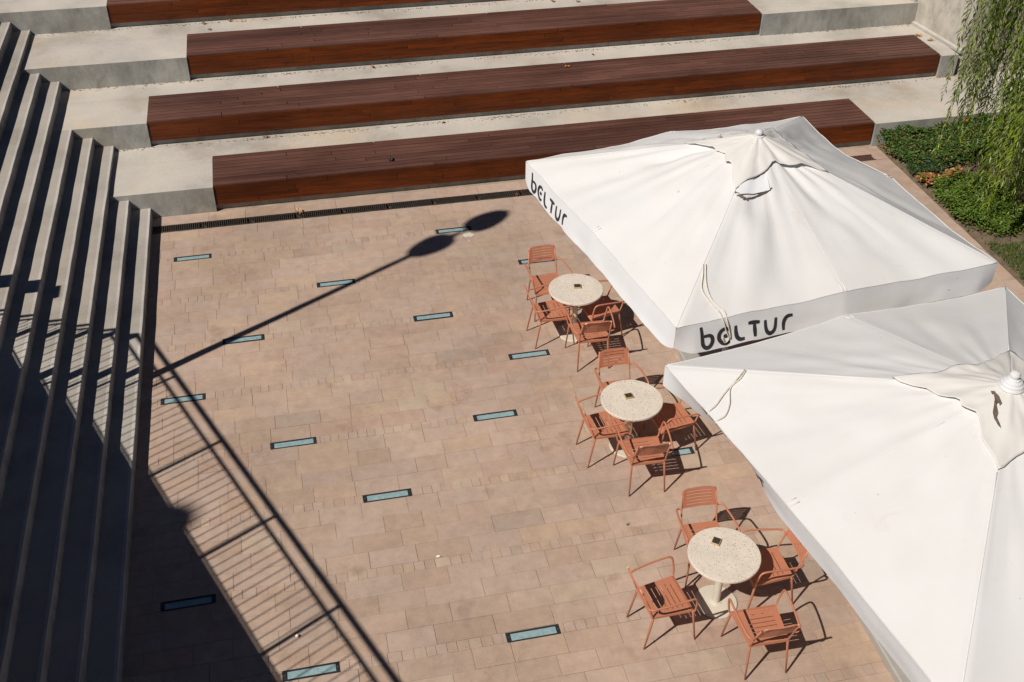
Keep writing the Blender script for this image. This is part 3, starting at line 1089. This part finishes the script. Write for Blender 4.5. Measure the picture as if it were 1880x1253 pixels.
    def CAP(i, tt, j):
        f = j / NC
        corner = (i % 2 == 0)
        wcorner = (1 - tt) if corner else tt
        rad = cap_half * (0.70 + 0.30 * wcorner ** 1.5)
        rr = 0.018 + rad * f
        q = i + tt
        zig = 0.040 * noise.noise(Vector((q * 2.9, 3.3, seed + 31)))
        # edge lifts where the cloth has come loose
        P = S(i, tt, min(1, (rr + zig * f) / 1.0), 0.4)
        lift = 0.022 + 0.042 * f * max(0, 0.30 + noise.noise(Vector((q * 1.9, f * 1.2, seed + 17)))) + 0.022 * noise.noise(Vector((q * 5.5, f * 2.5, seed + 3))) * f
        pl = 1 - abs(noise.noise(Vector((q * 4.3, f * 0.9, seed + 41)))) * 2
        lift += 0.016 * max(0, pl) ** 2 * f
        lift *= 1 - 0.55 * wcorner ** 3 * f
        return P + up * (lift + 0.008 * noise.noise(Vector((q * 12, f * 4, seed))) * f)
    for j in range(NC + 1):
        rows.append([CAP(i, tt, j) for (i, tt) in capring])
    cm.grid(rows)
    cap = obj('vent_cap', cm, MT['fabric_old'], t)
    sm = cap.modifiers.new('thickness', 'SOLIDIFY'); sm.thickness = 0.006; sm.offset = -1
    for i in (0, 2, 4, 6):
        obj('seam', MB().tube([CAP(i, 0.0, j) - up * 0.001 for j in range(1, NC + 1)], 0.005, 5), MT['fabric_old'], cap)
    # ribs and struts below, pole and base
    for i in range(8):
        rb = MB().tube([A - up * 0.06, E[i] - up * 0.05 + (A - E[i]) * 0.01], 0.016, 6)
        rib = obj('rib', rb, MT['white_paint'], t)
        mid = A.lerp(E[i], 0.5) - up * 0.06
        obj('strut', MB().tube([(cen.x, cen.y, apex_z - 0.75), mid], 0.013, 6), MT['white_paint'], rib)
    obj('pole', MB().tube([(cen.x, cen.y, 0.08), (cen.x, cen.y, apex_z - 0.02)], 0.042, 16), MT['white_paint'], t)
    obj('base', MB().cham(cen.x - 0.45, cen.x + 0.45, cen.y - 0.45, cen.y + 0.45, 0.005, 0.10, 0.015), MT['deckconc'], t)
    zc = CAP(0, 0, 0).z
    obj('finial', MB().lathe([(r, zc + z) for r, z in finial], cen.x, cen.y, 28), MT['white_paint'], t)
    # tie cords
    for pts, rr in cord(S, VAL):
        obj('tie_cord', MB().tube(smooth_path(pts, 5), rr, 6), MT['cord'], t)
    return t, S, CAP, VAL

def cord1(S, VAL):
    # corner 2 (front left) ridge = rib index 4; front side is side 2, facet 4
    out = []
    for k, dx in ((0, 0.0), (1, 0.022)):
        p0 = S(4, 0.0 + dx, 0.70) + up * 0.012
        pts = [p0, S(4, 0.035 + dx, 0.755) + up * 0.012, S(4, 0.07 + dx * 1.6, 0.83) + up * 0.014, S(4, 0.15 + dx, 0.90) + up * 0.012, S(4, 0.235 + dx * 1.4, 0.972) + up * 0.016,
               VAL(2, 0.133 + dx * 0.5, 0.10, 0.016), VAL(2, 0.142 + dx * 0.4, 0.45, 0.018), VAL(2, 0.150 + dx * 0.2, 0.72, 0.016)]
        if k == 0:
            pts += [VAL(2, 0.138, 0.82, 0.02), VAL(2, 0.130, 0.62, 0.02)]
        out.append((pts, 0.0062))
    return out
def cord2(S, VAL):
    # corner 1 (left) ridge = rib index 2; left side is side 1, facet 2
    out = []
    for k, dx in ((0, 0.0), (1, 0.05)):
        p0 = S(2, 0.0 + dx * 0.2, 0.745) + up * 0.012
        pts = [p0, S(2, 0.08 + dx * 0.3, 0.79) + up * 0.013, S(2, 0.17 + dx * 0.15, 0.85) + up * 0.012, S(2, 0.25 + dx * 1.3, 0.905) + up * 0.014, S(2, 0.32 + dx * 1.6, 0.955) + up * 0.013, S(2, 0.355 + dx * 1.4, 0.992) + up * 0.012,
               VAL(1, 0.18 + dx * 0.6, 0.15, 0.016), VAL(1, 0.183 + dx * 0.55, 0.5, 0.018)]
        if k == 0:
            pts += [VAL(1, 0.180, 0.9, 0.02), VAL(1, 0.178, 1.25, 0.015)]
        out.append((pts, 0.0068))
    return out
FIN1 = [(0.066, -0.004), (0.063, 0.010), (0.025, 0.014), (0.036, 0.022), (0.046, 0.040), (0.042, 0.060), (0.026, 0.076), (0.006, 0.08)]
FIN2 = [(0.108, -0.006), (0.108, 0.004), (0.096, 0.022), (0.096, 0.034), (0.078, 0.046), (0.076, 0.058), (0.056, 0.068), (0.052, 0.08), (0.030, 0.084), (0.040, 0.10), (0.043, 0.12), (0.034, 0.142), (0.012, 0.15)]
U1C = [(7.022, 12.841, 2.5), (2.999, 12.311, 2.5), (3.678, 8.514, 2.5), (7.591, 8.951, 2.5)]
U2C = [(7.287, 8.371, 2.6), (3.316, 7.823, 2.6), (4.016, 3.745, 2.6), (7.988, 4.293, 2.6)]
zero = lambda w: 0.0
u1, S1, CAP1, VAL1 = parasol('large white square parasol further away, with lettering on both visible hems', U1C, 3.43, [0.085, 0.05, 0.035, 0.06], 0.030, 3.0,
        [zero, lambda w: 0.035, lambda w: 0.075 - 0.02 * w, zero], [(1, 0.20, 0.235, False), (2, 0.26, 0.24, False)], 0.275, FIN1, cord1, 0.322)
u2, S2, CAP2, VAL2 = parasol('large white square parasol nearest the viewer, with stepped cap and torn vent cloth', U2C, 3.36, [0.110, 0.065, 0.06, 0.06], 0.022, 12.0,
        [zero, lambda w: -0.10 + 0.04 * w - 0.15 * math.exp(-((w - 0.24) / 0.13) ** 2), zero, zero], [(1, 0.62, 0.235, False)], 0.28, FIN2, cord2, 0.30, 0.5)

# torn places in the vent cloths; dark patches paint the shade inside the holes
def tear(pts, parent, nm, m, lift):
    mb = MB()
    n = len(pts)
    rows = [[p + up * lift for p in pts[0]], [p + up * (lift + 0.018) for p in pts[1]], [p + up * lift for p in pts[2]]]
    mb.grid(rows, smooth=False)
    o = obj(nm, mb, m, parent)
    return o
def strip(fn, ctrl, wid, k=9, seed=1):
    rr = random.Random(seed)
    a, b, c = [], [], []
    for i in range(k):
        s = i / (k - 1)
        q = ctrl[0][0] + (ctrl[1][0] - ctrl[0][0]) * s
        r = ctrl[0][1] + (ctrl[1][1] - ctrl[0][1]) * s
        ww = wid * (0.15 + math.sin(math.pi * s)) * rr.uniform(0.6, 1.15)
        p0 = fn(q, r)
        d = (fn(q + 0.05, r) - fn(q - 0.05, r)).normalized()
        a.append(p0 - d * ww); b.append(p0 + d * ww * rr.uniform(-0.3, 0.3)); c.append(p0 + d * ww)
    return [a, b, c]
capf1 = lambda q, r: CAP1(int(q) % 8, q - int(q), r * 22)
capf2 = lambda q, r: CAP2(int(q) % 8, q - int(q), r * 22)
canf1 = lambda q, r: S1(int(q) % 8, q - int(q), r)
tear(strip(capf2, [(3.05, 0.34), (3.85, 0.62)], 0.085, 9, 2), u2, 'tear', MT['tear'], 0.012)
tear(strip(canf1, [(4.22, 0.385), (4.72, 0.345)], 0.040, 9, 5), u1, 'tear', MT['tear'], 0.012)
tear(strip(canf1, [(4.02, 0.325), (4.30, 0.390)], 0.028, 7, 6), u1, 'tear', MT['tear'], 0.012)
fl = MB()
fl.grid([[canf1(4.06 + 0.62 * b / 8, 0.27 + 0.085 * a / 5) + up * (0.008 + 0.02 * a / 5 + 0.008 * noise.noise(Vector((a * 0.9, b * 0.8, 4)))) for b in range(9)] for a in range(6)])
obj('loose_flap', fl, MT['fabric_clean'], u1)
tear(strip(capf1, [(1.6, 0.75), (2.0, 0.5)], 0.03, 6, 8), u1, 'tear', MT['fabric_old'], 0.02)

# ------------------------------------------------------------------ planting bed
sb = MB()
n = 40
rows = []
for i in range(n + 1):
    y = 5.0 + (16.27 - 5.0) * i / n
    r = []
    for j in range(21):
        x = PLANT_X + 0.004 + (18 - PLANT_X) * (j / 20) ** 1.4
        z = 0.02 + 0.05 * noise.noise(Vector((x * 1.3, y * 1.3, 0))) + 0.12 * min(1, (x - PLANT_X) / 1.5)
        if j == 0: z = -0.02
        r.append((x, y, z))
    rows.append(r)
sb.grid(rows)
tag(obj('planter_soil', sb, MT['soil']), kind='structure')
def soil_z(x, y):
    return 0.02 + 0.05 * noise.noise(Vector((x * 1.3, y * 1.3, 0))) + 0.12 * min(1, max(0, (x - PLANT_X) / 1.5))

def leaf_quad(mb, p, d, n, ln, wd, tn, fold=0.25):
    """a folded lance shaped leaf from p along d, n its upper side"""
    d = d.normalized()
    s = d.cross(n)
    s = s.normalized() if s.length > 1e-5 else d.orthogonal().normalized()
    n = s.cross(d)
    m = p + d * (ln * 0.45)
    e = p + d * ln - n * (ln * 0.12)
    mb.add([p, m + s * wd * 0.5 + n * wd * fold, e, m - s * wd * 0.5 + n * wd * fold], [(0, 1, 2), (0, 2, 3)], tn)

def pick(cols, rr):
    c = rr.choice(cols)
    k = rr.uniform(0.75, 1.25)
    return (c[0] * k, c[1] * k, c[2] * k)

def cover(name, label_kind, poly_f, bounds, count, hgt, size, cols, seed, clump=3.0, m=None):
    rr = random.Random(seed)
    mb = MB()
    x0, x1, y0, y1 = bounds
    made = tries = 0
    while made < count and tries < count * 12:
        tries += 1
        x, y = rr.uniform(x0, x1), rr.uniform(y0, y1)
        dens = poly_f(x, y)
        if dens <= 0 or rr.random() > dens:
            continue
        hh = hgt * (0.35 + 0.85 * max(0.0, 0.5 + 0.75 * noise.noise(Vector((x * clump, y * clump, seed))))) * min(1, 0.35 + dens)
        z = soil_z(x, y) + hh * rr.uniform(0.35, 1.0) ** 0.6
        a = rr.uniform(0, 2 * math.pi)
        d = Vector((math.cos(a), math.sin(a), rr.uniform(-0.45, 0.55)))
        nn = Vector((rr.uniform(-0.5, 0.5), rr.uniform(-0.5, 0.5), 1))
        s = size * rr.uniform(0.6, 1.3)
        leaf_quad(mb, Vector((x, y, z)), d, nn, s, s * 0.62, pick(cols, rr))
        made += 1
    o = obj(name, mb, m or MT['cover'], None, True)
    return o
GREENS_D = [(0.045, 0.105, 0.018), (0.06, 0.13, 0.02), (0.08, 0.155, 0.025), (0.038, 0.08, 0.018), (0.12, 0.18, 0.035)]
GREENS_B = [(0.075, 0.15, 0.012), (0.10, 0.18, 0.014), (0.13, 0.21, 0.02), (0.05, 0.10, 0.012), (0.16, 0.23, 0.03), (0.12, 0.14, 0.03)]
GREENS_S = [(0.042, 0.085, 0.03), (0.06, 0.105, 0.035), (0.035, 0.07, 0.025)]
BROWN = [(0.44, 0.17, 0.06), (0.52, 0.25, 0.09), (0.36, 0.12, 0.05), (0.56, 0.33, 0.14), (0.20, 0.16, 0.04), (0.12, 0.17, 0.03)]
def edge_noise(x, y):
    return 0.16 * noise.noise(Vector((x * 2.2, y * 2.2, 8)))
def inA(x, y):
    if y > 16.24 or x < PLANT_X - 0.04: return 0
    lim = 14.95 + edge_noise(x, y) + max(0, x - 11.3) * 0.35
    e = min((y - lim) / 0.25, (x - PLANT_X + 0.05 - edge_noise(x, y) * 0.9) / 0.12, 1)
    return max(0, e)
def inB(x, y):
    c = Vector((10.95, 13.72))
    d = Vector((x, y)) - c
    e = 1 - (d.x / 0.66) ** 2 - (d.y / 0.92) ** 2 + edge_noise(x, y) * 1.6
    if x < PLANT_X - 0.10: return 0
    return max(0, min(1, e * 3))
def inC(x, y):
    d = Vector((x - 10.78, y - 14.72))
    e = 1 - (d.x / 0.42) ** 2 - (d.y / 0.27) ** 2 + edge_noise(x, y) * 1.5
    return max(0, min(1, e * 3)) if x > PLANT_X - 0.04 else 0
def inD(x, y):
    d = Vector((x - 10.72, y - 15.08))
    return max(0, min(1, (1 - (d.x / 0.36) ** 2 - (d.y / 0.30) ** 2) * 3)) if x > PLANT_X - 0.02 else 0
o = cover('ground_cover', '', inA, (10.4, 15.5, 14.8, 16.26), 17000, 0.32, 0.055, GREENS_D + GREENS_D + GREENS_D + [(0.30, 0.16, 0.08)] + BROWN[4:], 2)
tag(o, 'dark green creeping plants with browned tips at the foot of the concrete step', 'plants', kind='stuff')
o = cover('ground_cover', '', inB, (10.4, 11.8, 12.6, 14.8), 9000, 0.26, 0.05, GREENS_B, 5)
tag(o, 'bright green low creeping plants along the edge of the paving', 'plants', kind='stuff')
o = cover('withered_plant', '', inC, (10.4, 11.3, 14.3, 15.1), 900, 0.24, 0.075, BROWN + GREENS_B[:1], 9, m=MT['dry'])
tag(o, 'withered orange and brown leafy clump between the dark and bright green plants', 'plant')
o = cover('low_shrub', '', inD, (10.4, 11.2, 14.7, 15.5), 1700, 0.25, 0.035, GREENS_S, 14)
tag(o, 'rounded grey green low shrub at the paving edge above the withered clump', 'shrub')
# litter of dry leaves and twigs on the bare soil
lr = random.Random(31)
lt = MB()
for i in range(1100):
    x, y = lr.uniform(10.6, 13.5), lr.uniform(11.0, 15.2)
    a = lr.uniform(0, 6.28)
    s = lr.uniform(0.02, 0.075)
    leaf_quad(lt, Vector((x, y, soil_z(x, y) + 0.012)), Vector((math.cos(a), math.sin(a), lr.uniform(-0.1, 0.3))), Vector((0, 0, 1)), s, s * lr.uniform(0.15, 0.6), pick([(0.25, 0.15, 0.08), (0.33, 0.2, 0.1), (0.2, 0.13, 0.08), (0.3, 0.12, 0.05)], lr))
tag(obj('leaf_litter', lt, MT['dry'], None, True), 'dry leaf litter scattered over the bare soil under the willow', 'leaf litter', kind='stuff')
# grass
gr_ = MB()
grr = random.Random(17)
for i in range(105000):
    x, y = grr.uniform(10.5, 14.5), grr.uniform(5.2, 14.6)
    lim = 12.72 + 0.25 * noise.noise(Vector((x * 1.5, y * 1.5, 3)))
    k = 1.0 if y < lim else (0.16 if x > 11.15 else 0.05)
    if grr.random() > k: continue
    a = grr.uniform(0, 6.28)
    h = grr.uniform(0.035, 0.09)
    p0 = Vector((x, y, soil_z(x, y)))
    sd = Vector((math.cos(a), math.sin(a), 0)) * 0.0065
    tip = p0 + Vector((grr.uniform(-0.04, 0.04), grr.uniform(-0.04, 0.04), h))
    tn = pick([(0.06, 0.12, 0.018), (0.085, 0.15, 0.022), (0.11, 0.17, 0.03), (0.17, 0.17, 0.06)], grr)
    gr_.add([p0 - sd, p0 + sd, tip], [(0, 1, 2)], tn)
tag(obj('grass', gr_, MT['cover'], None, True), 'short grass right of the paving at the edge of the picture', 'grass', kind='stuff')
# ------------------------------------------------------------------ willow
TX, TY = 12.25, 13.30
will = thing('willow_tree', 'weeping willow with long hanging green branches in the upper right corner', 'tree', (TX, TY, 0))
tk = MB()
tk.tube(smooth_path([(TX - 0.05, TY, -0.1), (TX, TY, 0.5), (TX + 0.06, TY + 0.05, 1.8), (TX + 0.1, TY + 0.1, 3.4), (TX + 0.05, TY + 0.15, 5.0)], 4), [0.27, 0.25, 0.22, 0.205, 0.2, 0.195, 0.19, 0.185, 0.18, 0.175, 0.165, 0.15, 0.14, 0.13, 0.12, 0.11, 0.1], 12)
obj('trunk', tk, MT['bark'], will)
wrn = random.Random(11)
cw = MB()
lim_pts = []
bw = MB()
for i in range(22):
    a = 2 * math.pi * i / 22 + wrn.uniform(-0.12, 0.12)
    R0 = wrn.uniform(0.9, 1.9)
    base = Vector((TX + 0.08, TY + 0.1, wrn.uniform(2.9, 4.7)))
    end = Vector((TX + math.cos(a) * R0, TY + math.sin(a) * R0, base.z + wrn.uniform(0.5, 1.3)))
    mid = base.lerp(end, 0.5) + up * 0.35
    path = smooth_path([base, mid, end], 6)
    bw.tube(path, [0.06 - 0.045 * k / (len(path) - 1) for k in range(len(path))], 6)
    lim_pts.append(path)
obj('limb', bw, MT['bark'], will)
WG = [(0.17, 0.26, 0.012), (0.22, 0.31, 0.014), (0.26, 0.34, 0.02), (0.10, 0.165, 0.012), (0.32, 0.38, 0.12), (0.27, 0.33, 0.08), (0.07, 0.11, 0.012)]
stem = MB()
wind = Vector((-0.075, -0.03, 0))
nstr = 0
for i in range(820):
    path = wrn.choice(lim_pts)
    p0 = wrn.choice(path[len(path) // 4:])
    a = math.atan2(p0.y - TY, p0.x - TX) + wrn.uniform(-0.35, 0.35)
    rad = math.hypot(p0.x - TX, p0.y - TY) + wrn.uniform(0.0, 0.35)
    # the lower ends: higher on the outside left, lower close to the trunk
    zt = wrn.uniform(0.7, 2.2) if rad > 1.5 else wrn.uniform(0.3, 1.5)
    if wrn.random() < 0.25: zt = wrn.uniform(1.8, 3.4)
    top = p0 + Vector((wrn.uniform(-0.1, 0.1), wrn.uniform(-0.1, 0.1), 0.0))
    out = Vector((math.cos(a), math.sin(a), 0))
    Ln = max(0.8, top.z - zt)
    seg_n = int(Ln / 0.16)
    ph = wrn.uniform(0, 6.28)
    col0 = wrn.choice(WG)
    sw = wrn.uniform(0.4, 1.3)
    pts = []
    for k in range(seg_n + 1):
        f = k / seg_n
        q = top + out * (0.28 * math.sin(min(1, f * 3) * math.pi / 2) * (1 if rad < 2.2 else 0.5)) + wind * (sw * Ln * 0.55 * f * f) + Vector((0.03 * math.sin(ph + f * 7), 0.03 * math.cos(ph + f * 6), -Ln * f))
        pts.append(q)
    if len(pts) < 3: continue
    stem.tube(pts, [0.004 - 0.0028 * k / seg_n for k in range(seg_n + 1)], 3, caps=False)
    step = 0.030
    nl = int(Ln / step)
    for k in range(nl):
        f = (k + wrn.random()) / nl
        j = min(int(f * seg_n), seg_n - 1)
        q = pts[j].lerp(pts[j + 1], f * seg_n - j)
        b = wrn.uniform(0, 6.28)
        d = Vector((math.cos(b) * 0.62, math.sin(b) * 0.62, -wrn.uniform(0.45, 1.15))) + wind * 2.0
        nn = Vector((math.cos(b + 0.6) * 0.6, math.sin(b + 0.6) * 0.6, 0.9))
        k_ = wrn.uniform(0.72, 1.28)
        c = tuple(v * k_ for v in (col0 if wrn.random() < 0.7 else wrn.choice(WG)))
        ln = wrn.uniform(0.07, 0.15)
        leaf_quad(cw, q, d, nn, ln, ln * 0.19, c, 0.15)
crown = obj('crown', cw, MT['leaf'], will, True)
obj('twigs', stem, MT['bark'], crown)

# ------------------------------------------------------------------ fallen leaves and litter
FL = [(-4.27, 20.95, 1.318, 0.10, 'dry reddish leaf in the corner where the stairs meet the third terrace riser'),
      (-1.16, 21.04, 1.318, 0.07, 'left one of two dry leaves below the topmost timber seat'),
      (-0.68, 21.09, 1.318, 0.07, 'right one of two dry leaves below the topmost timber seat'),
      (-1.05, 20.72, 1.318, 0.06, 'dry leaf lying just behind the left end of the third timber seat'),
      (1.80, 19.44, 0.880, 0.085, 'dry tan leaf in front of the third timber seat, left of its middle'),
      (-0.27, 17.86, 0.441, 0.09, 'tan leaf against the foot of the second timber seat, near its left end'),
      (2.82, 17.82, 0.441, 0.06, 'small tan leaf at the foot of the second timber seat, left of its middle'),
      (5.94, 19.21, 0.880, 0.05, 'small dark curled leaf in front of the third timber seat'),
      (5.29, 18.68, 0.9185, 0.085, 'orange leaf lying on top of the second timber seat'),
      (1.72, 16.55, 0.480, 0.11, 'dark curled leaf lying on top of the lowest timber seat'),
      (7.31, 17.80, 0.441, 0.05, 'small brown leaf at the foot of the second timber seat, right of the middle'),
      (12.50, 18.87, 0.880, 0.11, 'brown leaf behind the right end of the second timber seat'),
      (12.62, 18.62, 0.880, 0.10, 'tan leaf beside the right end of the second timber seat'),
      (12.64, 17.77, 0.441, 0.08, 'tan leaf in front of the concrete riser beside the willow'),
      (1.81, 20.1, 1.357, 0.05, 'small dark leaf lying on top of the third timber seat'),
      (5.58, 20.93, 1.318, 0.08, 'left one of two leaves behind the third timber seat, right of its middle'),
      (6.06, 20.83, 1.318, 0.07, 'right one of two leaves behind the third timber seat, right of its middle'),
      (10.53, 16.10, 0.03, 0.12, 'tan leaf at the corner of the planting bed beside the lowest timber seat'),
      (11.98, 16.02, 0.42, 0.13, 'large orange leaf caught on top of the dark green creeping plants'),
      (0.13, 15.95, 0.004, 0.13, 'pale tan leaf lying across the floor drain'),
      (3.70, 15.80, 0.004, 0.06, 'reddish leaf on the floor drain beside the parasol corner')]
for x, y, z, s, lb in FL:
    s *= 1.25
    fr = random.Random(int(x * 100 + y * 10))
    a = fr.uniform(0, 6.28)
    mb = MB()
    base = fr.choice([(0.36, 0.19, 0.09), (0.42, 0.25, 0.13), (0.28, 0.13, 0.06), (0.5, 0.3, 0.15)])
    if 'dark' in lb: base = (0.09, 0.05, 0.03)
    if 'reddish' in lb: base = (0.26, 0.08, 0.04)
    if 'pale' in lb: base = (0.55, 0.38, 0.22)
    if 'orange' in lb: base = (0.50, 0.22, 0.08)
    # a lobed leaf curled up at its rim, with a stalk
    n = 15
    vs = [(0, 0, 0.006 + s * 0.10)]
    for i in range(n):
        t = 2 * math.pi * i / n
        r = s * 0.5 * (0.62 + 0.38 * abs(math.cos(2.5 * t))) * fr.uniform(0.85, 1.1)
        vs.append((r * math.cos(t), r * math.sin(t) * 0.8, 0.006 + s * fr.uniform(0.0, 0.42)))
    mb.add(vs, [(0, i + 1, (i + 1) % n + 1) for i in range(n)], base)
    mb.tube([(0, 0, 0.008 + s * 0.1), (-s * 0.4, 0, 0.008 + s * 0.15), (-s * 0.8, s * 0.1, 0.006)], 0.0022, 4, tuple(v * 0.6 for v in base))
    o = obj('fallen_leaf', mb, MT['dry'], None, True)
    o.location = (x, y, z)
    o.rotation_euler = (0, 0, a)
    tag(o, lb, 'leaf', 'fallen dry leaves')
pw_ = MB()
vs = []
pr = random.Random(3)
rows = []
for i in range(5):
    rows.append([(-0.022 + 0.011 * i, -0.010 + 0.0066 * j, 0.005 + pr.uniform(0.0, 0.016)) for j in range(4)])
pw_.grid(rows, smooth=False)
o = obj('paper_scrap', pw_, MT['paper'])
o.location = (1.108, 8.222, 0)
tag(o, 'crumpled white paper scrap on the paving left of the near table', 'litter')
pb = MB()
prof = [(0.003 + 0.015 * math.sin(math.pi * i / 10), 0.017 - 0.015 * math.cos(math.pi * i / 10)) for i in range(11)]
pb.lathe(prof, 0, 0, 14)
for i in range(len(pb.smooth)): pb.smooth[i] = True
o = obj('small_ball', pb, MT['paper'])
o.location = (-0.462, 7.464, 0.002)
tag(o, 'small white ball on the paving among the railing shadows', 'litter')

# brown crumbs gathered along the foot of the risers
dbr = random.Random(77)
db = MB()
for k in range(1, 4):
    f = FY + k * DY
    for i in range(1500):
        x = dbr.uniform(-5.0, 12.7)
        y = f - 0.02 - abs(dbr.gauss(0, 0.045))
        if noise.noise(Vector((x * 1.1, k * 7.7, 0))) < dbr.uniform(-0.7, 0.55): continue
        a = dbr.uniform(0, 6.28); ln = dbr.uniform(0.01, 0.05)
        leaf_quad(db, Vector((x, y, k * TR + 0.003)), Vector((math.cos(a), math.sin(a) * 0.4, 0.05)), Vector((0, 0, 1)), ln, ln * dbr.uniform(0.2, 0.5), pick([(0.30, 0.20, 0.12), (0.38, 0.27, 0.17), (0.2, 0.14, 0.09)], dbr))
tag(obj('dry_debris', db, MT['dry'], None, True), 'thin line of dry crumbs and leaf bits along the foot of the terrace risers', 'debris', kind='stuff')
